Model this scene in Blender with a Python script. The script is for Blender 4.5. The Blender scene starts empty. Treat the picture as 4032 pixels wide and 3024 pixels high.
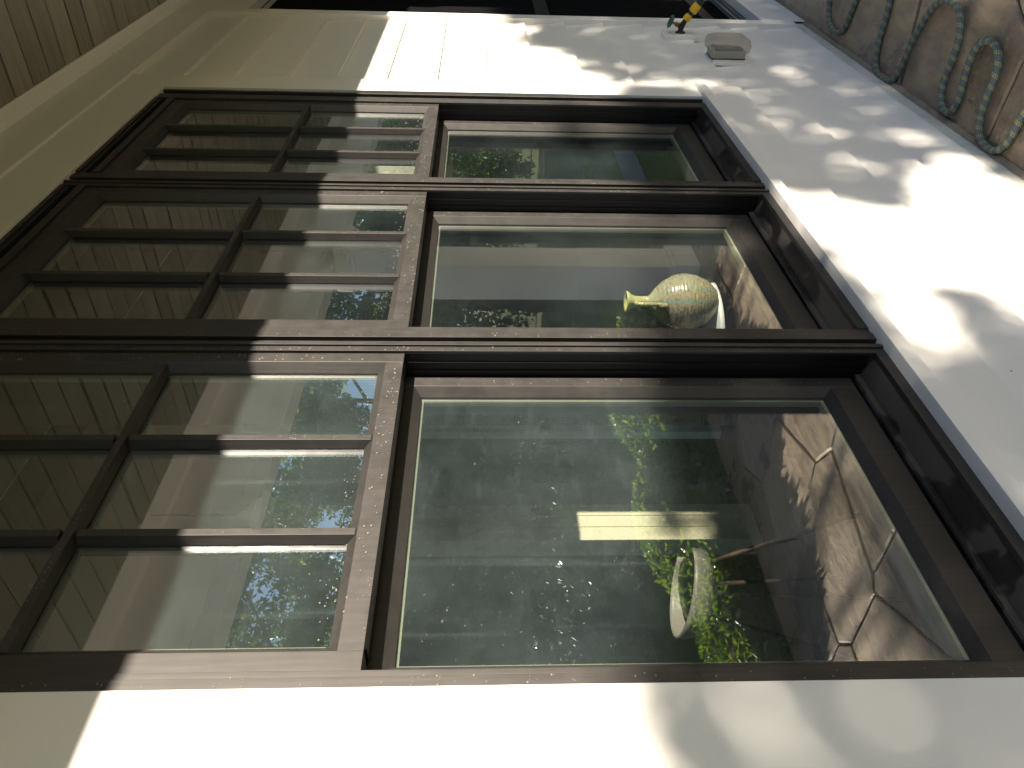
import bpy, bmesh, math, random
import numpy as np
from mathutils import Vector, Matrix
random.seed(7)
rng = np.random.default_rng(11)
H = 1.495            # camera (phone) height above the patio; measured z values below are relative to it
SC = bpy.context.scene
COL = SC.collection

# ------------------------------------------------------------------ camera
F = 2950.0
dX = np.array([-121., -2312., F]); dX /= np.linalg.norm(dX)
b_ = 150.; a_ = (F*F - 2312*b_)/121.
dn = np.array([a_, b_, F]); dn /= np.linalg.norm(dn)
dY = np.cross(-dn, dX)
R = np.array([dX, dY, -dn])
right, down, fwd = R[:, 0], R[:, 1], R[:, 2]
cd = bpy.data.cameras.new('camera'); cam = bpy.data.objects.new('camera', cd); COL.objects.link(cam)
cd.sensor_width = 36; cd.lens = F/4032*36; cd.clip_end = 500; cd.clip_start = 0.02
M = Matrix((( right[0], -down[0], -fwd[0], 0.0),
            ( right[1], -down[1], -fwd[1], -0.8),
            ( right[2], -down[2], -fwd[2], H), (0, 0, 0, 1)))
cam.matrix_world = M
SC.camera = cam
# ------------------------------------------------------------------ world, sun, exposure
SUN_SLOPE = .324          # drop per metre towards the wall
SUN_SIDE = .08            # the sun stands a little to the far end of the wall
sv = Vector((SUN_SIDE, -1, SUN_SLOPE)).normalized()       # towards the sun
elev = math.asin(sv.z)
W = bpy.data.worlds.new('World'); SC.world = W; W.use_nodes = True
nt = W.node_tree; bg = nt.nodes['Background']
sky = nt.nodes.new('ShaderNodeTexSky'); sky.sky_type = 'NISHITA'; sky.sun_disc = False
sky.sun_elevation = elev
sky.sun_rotation = math.atan2(sv.x, sv.y)
sky.air_density = 1.0; sky.dust_density = .6; sky.ozone_density = 4.2
nt.links.new(sky.outputs[0], bg.inputs[0]); bg.inputs[1].default_value = 0.055
sl = bpy.data.lights.new('sun', 'SUN'); so = bpy.data.objects.new('sun', sl); COL.objects.link(so)
sl.energy = 4.9; sl.angle = math.radians(0.55); sl.color = (1.0, .88, .72)
so.rotation_euler = sv.to_track_quat('Z', 'Y').to_euler(); so.location = (0, -20, 12)
SC.view_settings.view_transform = 'Standard'; SC.view_settings.look = 'None'
SC.view_settings.exposure = 1.62; SC.view_settings.gamma = 1
SC.view_settings.use_curve_mapping = False
SC.render.engine = 'CYCLES'
SC.cycles.use_denoising = True
SC.cycles.max_bounces = 14; SC.cycles.transparent_max_bounces = 24; SC.cycles.diffuse_bounces = 10
SC.cycles.glossy_bounces = 4
SC.cycles.caustics_reflective = False; SC.cycles.caustics_refractive = False
SC.cycles.sample_clamp_indirect = 8

# ------------------------------------------------------------------ materials
class NM:
    def __init__(s, name):
        s.m = bpy.data.materials.new(name); s.m.use_nodes = True; s.t = s.m.node_tree
        s.b = s.t.nodes['Principled BSDF']; s.o = s.t.nodes['Material Output']
    def n(s, ty, **k):
        x = s.t.nodes.new('ShaderNode'+ty)
        for a, v in k.items(): setattr(x, a, v)
        return x
    def l(s, a, b): s.t.links.new(a, b)
    def coord(s, scale=(1, 1, 1), space='Object'):
        c = s.n('TexCoord'); m = s.n('Mapping'); m.inputs['Scale'].default_value = scale
        s.l(c.outputs[space], m.inputs[0]); return m.outputs[0]
    def noise(s, vec, scale, detail=4, rough=.55):
        x = s.n('TexNoise'); x.inputs['Scale'].default_value = scale; x.inputs['Detail'].default_value = detail
        x.inputs['Roughness'].default_value = rough; s.l(vec, x.inputs['Vector']); return x.outputs['Fac']
    def ramp(s, fac, stops):
        r = s.n('ValToRGB'); e = r.color_ramp.elements
        while len(e) < len(stops): e.new(.5)
        for i, (p, c) in enumerate(stops):
            e[i].position = p; e[i].color = (c[0], c[1], c[2], 1) if hasattr(c, '__len__') else (c, c, c, 1)
        s.l(fac, r.inputs[0]); return r.outputs[0]
    def mix(s, fac, a, b, mode='MIX'):
        x = s.n('MixRGB'); x.blend_type = mode
        for i, v in enumerate((fac, a, b)):
            if hasattr(v, 'links') or hasattr(v, 'is_linked'): s.l(v, x.inputs[i])
            elif i == 0: x.inputs[0].default_value = v
            else: x.inputs[i].default_value = (v[0], v[1], v[2], 1)
        return x.outputs[0]
    def bump(s, h, strength=.2, dist=.002):
        x = s.n('Bump'); x.inputs['Strength'].default_value = strength; x.inputs['Distance'].default_value = dist
        s.l(h, x.inputs['Height']); s.l(x.outputs[0], s.b.inputs['Normal'])
    def set(s, col=None, rough=None, spec=None, metal=None):
        if col is not None:
            if hasattr(col, 'is_linked'): s.l(col, s.b.inputs['Base Color'])
            else: s.b.inputs['Base Color'].default_value = (col[0], col[1], col[2], 1)
        if rough is not None:
            if hasattr(rough, 'is_linked'): s.l(rough, s.b.inputs['Roughness'])
            else: s.b.inputs['Roughness'].default_value = rough
        if spec is not None: s.b.inputs['Specular IOR Level'].default_value = spec
        if metal is not None: s.b.inputs['Metallic'].default_value = metal
        return s.m

def white_paint():
    k = NM('white_paint'); v = k.coord()
    a = k.noise(v, 3, 5); fine = k.noise(v, 260, 3)
    c = k.mix(a, (.85, .835, .80), (.80, .785, .75))
    sp = k.noise(k.coord((1, 1, 1)), 55, 2, .5)
    spm = k.ramp(sp, [(.0, 1), (.205, 1), (.225, 0), (1, 0)])
    c = k.mix(spm, c, (.25, .2, .15))
    k.bump(k.mix(.5, k.noise(v, 14, 4), fine), .10, .003)
    return k.set(c, .42, .4)
def bronze_paint():
    k = NM('bronze_paint'); v = k.coord()
    a = k.noise(v, 26, 6, .65)
    streak = k.noise(k.coord((60, 60, 2.5)), 3, 4)
    c = k.mix(a, (.041, .039, .038), (.060, .056, .054))
    c = k.mix(k.ramp(streak, [(.45, 0), (.75, .12)]), c, (.16, .145, .13))
    r = k.ramp(a, [(.3, .42), (.7, .58)])
    k.bump(a, .06, .001)
    return k.set(c, r, .5, .55)
def bronze_stained():
    k = NM('bronze_sill_with_dried_water_marks'); v = k.coord()
    a = k.noise(v, 5, 4, .55); e = k.noise(v, 40, 5, .6)
    base = k.mix(e, (.012, .011, .011), (.022, .020, .019))
    m = k.ramp(a, [(.0, 0), (.505, 0), (.52, 1), (1, 1)])
    c = k.mix(m, base, (.05, .044, .04))
    r = k.ramp(a, [(.49, .28), (.53, .62)])
    k.bump(e, .08, .001)
    return k.set(c, r, .5)
def plain(name, col, rough=.6, spec=.4, var=.12, sc=12, bump=0.05, metal=0):
    k = NM(name); v = k.coord(); a = k.noise(v, sc, 5)
    lo = tuple(x*(1-var) for x in col); hi = tuple(min(1, x*(1+var)) for x in col)
    if bump: k.bump(a, bump, .002)
    return k.set(k.mix(a, lo, hi), rough, spec, metal)
def soffit_wood():
    k = NM('weathered_soffit_wood'); v = k.coord((14, 1.2, 14))
    a = k.noise(v, 4, 8, .6)
    oi = k.n('ObjectInfo')
    att = k.n('Attribute'); att.attribute_name = 'tone'
    c = k.ramp(a, [(.15, (.20, .185, .155)), (.5, (.27, .25, .21)), (.85, (.34, .32, .275))])
    c = k.mix(.6, c, att.outputs['Color'], 'MULTIPLY')
    k.bump(a, .35, .003)
    return k.set(c, .75, .25)
def stone():
    k = NM('wet_flagstone'); v = k.coord()
    att = k.n('Attribute'); att.attribute_name = 'tone'
    big = k.noise(v, 2.2, 7, .6); mid = k.noise(k.coord((1.3, 3.2, 1)), 7, 8, .65); fine = k.noise(v, 60, 6, .7)
    c = k.ramp(mid, [(.25, (.22, .17, .125)), (.5, (.40, .32, .235)), (.70, (.54, .41, .24)), (.85, (.56, .48, .38))])
    c = k.mix(.75, c, att.outputs['Color'], 'MULTIPLY')
    wet = k.ramp(big, [(.40, 1), (.52, 0)])
    c = k.mix(k.mix(.5, wet, (0, 0, 0)), c, (.07, .06, .05))
    r = k.ramp(big, [(.40, .13), (.56, .62)])
    h = k.mix(.35, mid, fine)
    k.bump(h, .9, .012)
    return k.set(c, r, .6)
def glass(name, dirt=1.0):
    k = NM(name); t = k.t
    g = k.n('NewGeometry'); dp = k.n('VectorMath', operation='DOT_PRODUCT')
    k.l(g.outputs['Incoming'], dp.inputs[0]); k.l(g.outputs['Normal'], dp.inputs[1])
    def m(op, a, b=None, cl=False):
        x = k.n('Math', operation=op); x.use_clamp = cl
        for i, q in enumerate((a, b)):
            if q is None: continue
            if hasattr(q, 'is_linked'): k.l(q, x.inputs[i])
            else: x.inputs[i].default_value = q
        return x.outputs[0]
    c = m('ABSOLUTE', dp.outputs['Value']); s5 = m('POWER', m('SUBTRACT', 1.0, c, True), 5.0)
    fac = m('ADD', m('MULTIPLY', s5, .81), .19, True)
    tr = k.n('BsdfTransparent'); tr.inputs[0].default_value = (.955, .975, .965, 1)
    gl = k.n('BsdfGlossy'); gl.inputs['Roughness'].default_value = 0.0; gl.inputs[0].default_value = (1, 1, 1, 1)
    # the slight waviness of real panes
    wv = k.noise(k.coord((1, 1, 1)), 5, 1); bp = k.n('Bump'); bp.inputs['Strength'].default_value = .012
    bp.inputs['Distance'].default_value = .01
    k.l(wv, bp.inputs['Height']); k.l(bp.outputs[0], gl.inputs['Normal'])
    mx = k.n('MixShader'); k.l(fac, mx.inputs[0]); k.l(tr.outputs[0], mx.inputs[1]); k.l(gl.outputs[0], mx.inputs[2])
    # film of dust with wiped arcs and dried runs
    cl = k.noise(k.coord(), 3.0, 6, .65)
    run = k.noise(k.coord((34, 1, 1.3)), 1.0, 5, .6)
    smear = k.noise(k.coord((2.2, 1, 9)), 4.0, 7, .7)
    d1 = k.ramp(cl, [(.35, .0), (.75, .035*dirt)])
    d2 = k.ramp(run, [(.60, .0), (.68, .018*dirt*dirt), (.8, .045*dirt*dirt)])
    d3 = k.ramp(smear, [(.55, 0), (.85, .022*dirt)])
    d = m('ADD', m('ADD', d1, d2), m('ADD', d3, .012*dirt), True)
    df = k.n('BsdfDiffuse'); df.inputs[0].default_value = (.55, .72, .76, 1)
    m2 = k.n('MixShader'); k.l(d, m2.inputs[0]); k.l(mx.outputs[0], m2.inputs[1]); k.l(df.outputs[0], m2.inputs[2])
    k.l(m2.outputs[0], k.o.inputs[0]); return k.m
def leaf_mat(name, c1, c2, trans=.5):
    k = NM(name); att = k.n('Attribute'); att.attribute_name = 'tone'
    c = k.mix(att.outputs['Fac'], c1, c2)
    df = k.n('BsdfDiffuse'); tl = k.n('BsdfTranslucent'); gl = k.n('BsdfGlossy'); gl.inputs['Roughness'].default_value = .35
    k.l(c, df.inputs[0]); k.l(k.mix(1, c, (1.5, 1.6, .5), 'MULTIPLY'), tl.inputs[0])
    a = k.n('MixShader'); a.inputs[0].default_value = trans; k.l(df.outputs[0], a.inputs[1]); k.l(tl.outputs[0], a.inputs[2])
    b = k.n('MixShader'); b.inputs[0].default_value = .06; k.l(a.outputs[0], b.inputs[1]); k.l(gl.outputs[0], b.inputs[2])
    k.l(b.outputs[0], k.o.inputs[0]); return k.m
def hose_mat():
    k = NM('striped_hose_fabric'); u = k.n('UVMap'); sp = k.n('SeparateXYZ'); k.l(u.outputs[0], sp.inputs[0])
    def m(op, a, b):
        x = k.n('Math', operation=op)
        for i, q in enumerate((a, b)):
            if hasattr(q, 'is_linked'): k.l(q, x.inputs[i])
            else: x.inputs[i].default_value = q
        return x.outputs[0]
    U, V = sp.outputs[0], sp.outputs[1]          # U: metres along, V: 0..1 around
    diag = m('FRACT', m('ADD', m('DIVIDE', U, .030), m('MULTIPLY', V, 1.0)), 0)
    band = m('LESS_THAN', diag, .36)
    dash = m('LESS_THAN', m('FRACT', m('MULTIPLY', V, 11.0), 0), .55)
    half = m('GREATER_THAN', m('ABSOLUTE', m('SUBTRACT', diag, .18), 0), .028)
    y = m('MULTIPLY', m('MULTIPLY', band, dash), half)
    n = k.noise(k.coord(), 300, 2)
    c = k.mix(n, (.055, .085, .095), (.12, .155, .165))
    c = k.mix(y, c, (.40, .38, .11))
    w = m('SINE', m('MULTIPLY', U, 1500.0), 0)
    k.bump(w, .5, .0015)
    return k.set(c, .55, .5)

MT = dict(
    spacer_lit=plain('lit_glazing_spacer', (.66, .66, .45), .35, .6, .1, 60, 0, .2),  # paler spacer copy, light on the bottom edge put into its colour
    white=white_paint(), bronze=bronze_paint(), sill=bronze_stained(), soffit=soffit_wood(), stone=stone(),
    glass=glass('window_glass', .3), glassdirty=glass('dusty_window_glass', .75),
    gasket=plain('black_gasket', (.012, .012, .012), .5),
    jamb=plain('shade_dark_jamb_liner', (.004, .004, .005), .5, .25),
    spacer=plain('glazing_spacer', (.27, .29, .20), .35, .6, .1, 60, 0, .3),
    wall_in=plain('grey_green_wall_paint', (.74, .80, .79), .8, .2, .04, 4),
    ceil=plain('ceiling_paint', (.76, .78, .72), .85, .2, .04, 4),
    brownwood=plain('dark_brown_wood', (.075, .045, .035), .45, .4, .3, 18),
    trim_in=plain('white_interior_trim', (.82, .82, .76), .45, .4, .03, 8),
    darkwood=plain('dark_stained_wood', (.03, .033, .028), .5, .4, .3, 18),
    iron=plain('black_iron', (.012, .014, .014), .4),
    mortar=plain('mortar', (.08, .065, .05), .9),
    flash=None,
    soil=plain('dark_mulch', (.035, .026, .018), .95, .1, .6, 30, .8),
    lawn=plain('lawn_green', (.10, .125, .04), .9, .2, .5, 3, .3),
    path=plain('grey_paving', (.22, .23, .24), .8, .2, .2, 3, .2),
    bark=plain('bark', (.07, .055, .042), .9, .1, .4, 9, .9),
    leaf=leaf_mat('tree_leaf', (.05, .095, .014), (.15, .23, .03), .6),
    leafhedge=leaf_mat('evergreen_needles', (.014, .030, .010), (.035, .06, .016), .12),
    leafdark=leaf_mat('hedge_leaf', (.028, .06, .014), (.10, .17, .03), .35),
    grass=leaf_mat('grass_blade', (.05, .11, .012), (.14, .25, .03), .45),
    brass=plain('aged_brass', (.22, .13, .05), .4, .5, .4, 60, .3, .8),
    darkmetal=plain('oxidised_metal', (.035, .025, .018), .5, .5, .4, 60, .3, .5),
    green=plain('green_handle', (.015, .085, .065), .4),
    yellow=plain('yellow_plastic', (.72, .46, .01), .35, .5, .06),
    blackp=plain('black_plastic', (.02, .02, .02), .4),
    greyp=plain('grey_plastic', (.34, .33, .29), .5),
    chair=plain('pale_shell_plastic', (.22, .21, .18), .4),
    mesh=plain('black_door_sheet', (.004, .004, .005), .9, .05),
    roof=plain('roof_shingle', (.09, .09, .085), .9, .2, .4, 30, .5),
    grille=plain('white_grille', (.8, .8, .78), .5),
)
k = NM('stained_white_flashing'); v = k.coord((1, 1, 1)); a = k.noise(v, 11, 7, .7); s2 = k.noise(k.coord((30, 4, 4)), 1.2, 5)
c = k.mix(k.ramp(a, [(.45, 0), (.75, .7)]), (.66, .64, .58), (.36, .29, .21)); c = k.mix(k.ramp(s2, [(.62, 0), (.8, .6)]), c, (.2, .16, .11))
k.bump(a, .3, .003); MT['flash'] = k.set(c, .45, .4)
# smoky clear plastic cover
k = NM('clear_plastic_cover'); gl = k.n('BsdfGlossy'); gl.inputs['Roughness'].default_value = .18; tr = k.n('BsdfTransparent'); tr.inputs[0].default_value = (.86, .84, .8, 1)
df = k.n('BsdfDiffuse'); df.inputs[0].default_value = (.6, .55, .5, 1)
a = k.n('MixShader'); a.inputs[0].default_value = .12; b = k.n('MixShader'); b.inputs[0].default_value = .25
k.l(tr.outputs[0], a.inputs[1]); k.l(gl.outputs[0], a.inputs[2]); k.l(a.outputs[0], b.inputs[1]); k.l(df.outputs[0], b.inputs[2]); k.l(b.outputs[0], k.o.inputs[0]); MT['cover'] = k.m
# glazed vase
k = NM('speckled_ochre_glaze'); tc = k.n('TexCoord'); sp = k.n('SeparateXYZ'); k.l(tc.outputs['Object'], sp.inputs[0])
n = k.noise(tc.outputs['Object'], 190, 4, .7); n2 = k.noise(tc.outputs['Object'], 18, 4)
c = k.ramp(n, [(.35, (.11, .10, .05)), (.5, (.34, .29, .15)), (.7, (.55, .50, .32))])
zr = k.n('MapRange'); zr.inputs[1].default_value = .15; zr.inputs[2].default_value = .23; k.l(sp.outputs[2], zr.inputs[0])
c = k.mix(zr.outputs[0], c, (.52, .52, .2))
at2 = k.n('Math', operation='ARCTAN2'); k.l(sp.outputs[1], at2.inputs[0]); k.l(sp.outputs[0], at2.inputs[1])
mm = k.n('Math', operation='MULTIPLY'); mm.inputs[1].default_value = 12/(2*math.pi); k.l(at2.outputs[0], mm.inputs[0])
fr = k.n('Math', operation='FRACT'); k.l(mm.outputs[0], fr.inputs[0])
lt = k.n('Math', operation='LESS_THAN'); lt.inputs[1].default_value = .11; k.l(fr.outputs[0], lt.inputs[0])
zl = k.n('Math', operation='LESS_THAN'); zl.inputs[1].default_value = .19; k.l(sp.outputs[2], zl.inputs[0])
ml = k.n('Math', operation='MULTIPLY'); k.l(lt.outputs[0], ml.inputs[0]); k.l(zl.outputs[0], ml.inputs[1])
c = k.mix(ml.outputs[0], c, (.13, .34, .32))
sn = k.n('Math', operation='SINE'); s3 = k.n('Math', operation='MULTIPLY'); s3.inputs[1].default_value = 700; k.l(sp.outputs[2], s3.inputs[0]); k.l(s3.outputs[0], sn.inputs[0])
k.bump(sn.outputs[0], .3, .001); MT['vase'] = k.set(c, .22, .6)
k = NM('water_drop'); k.b.inputs['Transmission Weight'].default_value = .6; MT['drop'] = k.set((.5, .47, .43), .04, .9); k.b.inputs['IOR'].default_value = 1.33
k = NM('window_floor_boards'); v = k.coord((1, 9, 1)); a = k.noise(v, 3, 6); br = k.n('TexBrick'); br.inputs['Scale'].default_value = 1
br.inputs['Brick Width'].default_value = 1.4; br.inputs['Row Height'].default_value = .13; br.inputs['Mortar Size'].default_value = .003
k.l(k.coord(), br.inputs[0]); br.inputs[1].default_value = (.20, .145, .10, 1); br.inputs[2].default_value = (.14, .115, .09, 1); br.inputs[3].default_value = (.02, .015, .01, 1)
MT['floor'] = k.set(k.mix(.5, br.outputs[0], k.mix(a, (.12, .09, .065), (.25, .19, .14))), .4, .4)

# ------------------------------------------------------------------ mesh helpers
class MB:
    def __init__(s): s.v = []; s.f = []; s.sm = []
    def add(s, vs, fs, smooth=False):
        o = len(s.v); s.v += [tuple(p) for p in vs]; s.f += [tuple(i+o for i in f) for f in fs]; s.sm += [smooth]*len(fs); return s
    def box(s, x0, x1, y0, y1, z0, z1):
        vs = [(x, y, z) for z in (z0, z1) for y in (y0, y1) for x in (x0, x1)]
        return s.add(vs, [(0, 2, 3, 1), (4, 5, 7, 6), (0, 1, 5, 4), (1, 3, 7, 5), (3, 2, 6, 7), (2, 0, 4, 6)])
    def px(s, prof, x0, x1):          # profile in (y,z), run along x
        n = len(prof); ar = sum(prof[i][0]*prof[(i+1) % n][1]-prof[(i+1) % n][0]*prof[i][1] for i in range(n))
        if ar < 0: prof = prof[::-1]
        vs = [(x0, y, z) for y, z in prof]+[(x1, y, z) for y, z in prof]
        return s.add(vs, [tuple(range(n))[::-1], tuple(range(n, 2*n))]+[(i, (i+1) % n, n+(i+1) % n, n+i) for i in range(n)])
    def pz(s, prof, z0, z1):          # profile in (x,y), run along z
        n = len(prof); ar = sum(prof[i][0]*prof[(i+1) % n][1]-prof[(i+1) % n][0]*prof[i][1] for i in range(n))
        if ar < 0: prof = prof[::-1]
        vs = [(x, y, z0) for x, y in prof]+[(x, y, z1) for x, y in prof]
        return s.add(vs, [tuple(range(n))[::-1], tuple(range(n, 2*n))]+[(i, (i+1) % n, n+(i+1) % n, n+i) for i in range(n)])
    def tube(s, pts, rad, seg=12, caps=True, smooth=True, twist=None):
        P = [Vector(p) for p in pts]; n = len(P); rings = []
        up = Vector((0, 0, 1)); prev = None
        for i, p in enumerate(P):
            t = (P[min(i+1, n-1)]-P[max(i-1, 0)]).normalized()
            if prev is None:
                u = t.cross(up if abs(t.z) < .9 else Vector((1, 0, 0))).normalized()
            else:
                u = (prev-t*prev.dot(t)).normalized()
            prev = u; w = t.cross(u); r = rad[i] if hasattr(rad, '__len__') else rad
            rings.append([p+(u*math.cos(2*math.pi*j/seg)+w*math.sin(2*math.pi*j/seg))*r for j in range(seg)])
        vs = [q for r_ in rings for q in r_]
        fs = [(i*seg+j, i*seg+(j+1) % seg, (i+1)*seg+(j+1) % seg, (i+1)*seg+j) for i in range(n-1) for j in range(seg)]
        s.add(vs, fs, smooth)
        if caps: s.add(rings[0], [tuple(range(seg))[::-1]]); s.add(rings[-1], [tuple(range(seg))])
        return s
    def lathe(s, prof, c=(0, 0, 0), axis=(0, 0, 1), seg=24, smooth=True):
        ax = Vector(axis).normalized(); u = ax.orthogonal().normalized(); w = ax.cross(u); c = Vector(c); vs = []
        for r, h in prof:
            for j in range(seg):
                a = 2*math.pi*j/seg; vs.append(c+ax*h+(u*math.cos(a)+w*math.sin(a))*r)
        fs = [(i*seg+j, i*seg+(j+1) % seg, (i+1)*seg+(j+1) % seg, (i+1)*seg+j) for i in range(len(prof)-1) for j in range(seg)]
        return s.add(vs, fs, smooth)
    def build(s, name, mat, parent=None, bevel=0, loc=None, dz=H):
        me = bpy.data.meshes.new(name)
        off = Vector(loc) if loc is not None else Vector((0, 0, 0))
        me.from_pydata([(p[0]-off.x, p[1]-off.y, p[2]+dz-off.z-0) for p in s.v], [], s.f)
        me.polygons.foreach_set('use_smooth', s.sm); me.update()
        o = bpy.data.objects.new(name, me); COL.objects.link(o); me.materials.append(mat)
        o.location = off
        if parent is not None:
            o.parent = parent
            pw = parent.location if parent.parent is None else parent.location+parent.parent.location
            o.location = off-pw
        if bevel:
            b = o.modifiers.new('bevel', 'BEVEL'); b.width = bevel; b.segments = 2; b.limit_method = 'ANGLE'; b.angle_limit = math.radians(40)
            me.polygons.foreach_set('use_smooth', [True]*len(s.f))
            wn = o.modifiers.new('wn', 'WEIGHTED_NORMAL'); wn.keep_sharp = False
        return o
def tag(o, label=None, cat=None, group=None, kind=None):
    if label: o['label'] = label
    if cat: o['category'] = cat
    if group: o['group'] = group
    if kind: o['kind'] = kind
    return o
def empty(name, loc, label, cat, group=None):
    o = bpy.data.objects.new(name, None); COL.objects.link(o); o.location = loc; o.empty_display_size = .1
    return tag(o, label, cat, group)
def S(v, y): return v*(.8+y)/.8       # a value measured on the plane y=0, moved to depth y
def tone_attr(me, vals, dom='FACE', ty='FLOAT_COLOR'):
    a = me.attributes.new('tone', ty, dom)
    if ty == 'FLOAT_COLOR': a.data.foreach_set('color', np.repeat(np.c_[np.array(vals).reshape(-1, 1).repeat(3, 1), np.ones(len(vals))], 1, 0).ravel())
    else: a.data.foreach_set('value', vals)

# ================================================================== THE HOUSE
house = empty('house', (0, 0, 0), 'white lap sided house wall with three bronze framed windows under a porch roof', 'house')
XL, XR = -3.0, 9.0
ZF, ZC = 1.19, 1.344                  # frieze bottom, soffit level
# --- siding courses
laps = [1.197, 1.024, .849, .677, .501, .331, .153, -.02, -.195, -.37, -.544, -.717, -.893, -1.069, -1.247, -1.432]
m = MB()
CX0, CX1 = S(.335, -.02), S(2.78, -.02)           # outer edges of the window casing
DX0, DX1 = S(3.715, -.02), S(3.787, -.02)         # door casing
PX0, PX1, PZ0, PZ1 = -2.85, -.55, -1.25, 1.06      # glazed door added out of view, to let sun into the room
def course(x0, x1, zb, zt):
    m.px([(-.0175, zb), (.004, zb), (.012, zt), (-.0015, zt)], x0, x1)
for i in range(len(laps)):
    zb = laps[i]; zt = laps[i-1]+.004 if i else ZC-.02
    if zb > 1.1: zt = ZC-.02
    full = zt < -.88
    left_end = DX0+.004 if full else CX0+.01
    if zt > -1.27 and zb < 1.1: course(XL, PX0, zb, zt); course(PX1, left_end, zb, zt)
    else: course(XL, left_end, zb, zt)
    if not full: course(CX1-.01, DX0+.004, zb, zt)
# course behind the head casing
siding = m.build('siding', MT['white'], house, 0)
# --- wall body (framing) with openings
def win_op(): return S(.462, -.012), S(2.651, -.012), S(-.763, -.012), S(1.068, -.012)
ox0, ox1, oz0, oz1 = win_op()
m = MB()
y0, y1 = .0125, .15
m.box(XL, PX0, y0, y1, -1.5, 2.4); m.box(PX1, ox0, y0, y1, -1.5, 2.4); m.box(PX0, PX1, y0, y1, -1.5, PZ0); m.box(PX0, PX1, y0, y1, PZ1, 2.4); m.box(ox1, DX1, y0, y1, -1.5, 2.4)
m.box(ox0, ox1, y0, y1, -1.5, oz0); m.box(ox0, ox1, y0, y1, oz1, 2.4)
m.box(DX1, DX1+1.8, y0, y1, 1.075, 2.4); m.box(DX1+1.8, XR, y0, y1, -1.5, 2.4)
m.build('wall', MT['wall_in'], house)
# --- frieze, caulk fillet
m = MB(); m.px([(-.028, ZF), (-.028, ZC+.01), (.012, ZC+.01), (.012, ZF)], XL, XR)
m.build('frieze_board', MT['white'], house, .002)
m = MB(); m.px([(-.0285, ZC-.013), (-.043, ZC+.0015), (-.027, ZC+.0015), (-.0275, ZC-.013)], XL, XR); m.px([(-1.6395, ZC-.013), (-1.625, ZC+.001), (-1.641, ZC+.001), (-1.641, ZC-.013)], XL, XR)
m.build('corner_moulding', MT['white'], house)
# --- window casing, each board its own
yc = -.02
def board(x0, x1, z0, z1, name, y=yc, parent=house, bv=.0018):
    q = MB(); q.box(x0, x1, y, .0125, z0, z1); return q.build(name, MT['white'], parent, bv)
casing = MB()
casing.box(CX0, S(.4635, yc), yc, .0125, S(-.80, yc), S(1.068, yc))
casing.box(S(2.650, yc), CX1, yc, .0125, S(-.80, yc), S(1.068, yc))
casing.box(CX0, CX1, yc-.001, .0125, S(1.0685, yc), ZF+.003)
casing.box(CX0, S(2.776, yc), yc, .0125, S(-.936, yc), -.7845)
casing.build('window_casing', MT['white'], house, .0016)
# sill nose: sloped top
m = MB()
m.px([(-.0368, -.7525), (-.0368, -.7825), (-.012, -.7845), (.012, -.7845), (.012, -.7515), (-.0125, -.7515)], S(.335, -.036)-.02, S(2.83, -.036))
m.build('window_sill', MT['white'], house, .0015)
# --- flashing / skirt board at the foot
m = MB(); m.px([(-.0165, -1.434), (-.0185, -1.438), (-.0205, -1.50), (-.022, -1.52), (.0125, -1.52), (.0125, -1.428)], XL, DX0+.3)
fl = m.build('base_flashing', MT['flash'], house, .001)
m = MB(); m.px([(-.0215, -1.476), (-.032, -1.490), (-.032, -1.51), (-.0225, -1.51)], XL, XR)
m.build('mortar_fillet', plain('dirty_sealant', (.26, .21, .15), .8, .3, .5, 25), fl)
# --- door casing and a plain black panel put in for the dark doorway
m = MB(); m.box(DX0, DX1, -.03, .0125, -1.43, ZF-.0005)
m.box(DX1, XR, -.03, .0125, S(1.075, -.03), ZF-.0005); m.box(DX1, XR, -.03, .0125, -1.50, S(-1.335, -.03))
m.build('door_casing', MT['white'], house, .0016)
door = MB(); zb = S(-1.335, -.02)
door.box(DX1, DX1+1.8, .075, .11, zb, 1.08); 
door_o = door.build('dark_door_panel', MT['mesh'], house)
m = MB(); m.box(DX1-.001, DX1+1.8, -.018, .03, S(1.05, 0), 1.08); m.box(DX1-.001, DX1+.03, .012, .12, zb, 1.08)
m.box(DX1, DX1+1.8, .066, .074, zb+.10, zb+.16); m.box(DX1, DX1+1.8, .060, .0745, -.35, -.28)
m.box(DX1+.05, DX1+.13, .062, .0745, zb, 1.07)
m.build('door_frame', MT['jamb'], door_o, .001)
m = MB(); m.box(DX1, DX1+1.8, -.028, .125, -1.5, zb+.004)
for yy in (-.018, .004, .022, .046): m.box(DX1+.001, DX1+1.8, yy, yy+.005, zb+.004, zb+.016)
m.build('threshold', MT['greyp'], door_o, .001)

m = MB(); ya, yb = -.016, .12
m.box(PX0, PX0+.07, ya, yb, PZ0, PZ1); m.box(PX1-.07, PX1, ya, yb, PZ0, PZ1); m.box((PX0+PX1)/2-.04, (PX0+PX1)/2+.04, ya+.002, yb, PZ0, PZ1)
for q0, q1 in ((PX0+.07, (PX0+PX1)/2-.04), ((PX0+PX1)/2+.04, PX1-.07)): m.box(q0, q1, ya+.001, yb, PZ1-.08, PZ1); m.box(q0, q1, ya+.001, yb, PZ0-.0, PZ0+.10)
m.box(PX0, PX1, -.03, .0125, PZ0-.04, PZ0-.0005)
pd = m.build('added_patio_door', MT['bronze'], house, .001)
m = MB()
for q0, q1 in ((PX0+.07, (PX0+PX1)/2-.04), ((PX0+PX1)/2+.04, PX1-.07)): m.box(q0, q1, .03, .034, PZ0+.10, PZ1-.08)
m.build('added_door_glass', MT['glass'], pd)
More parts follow.
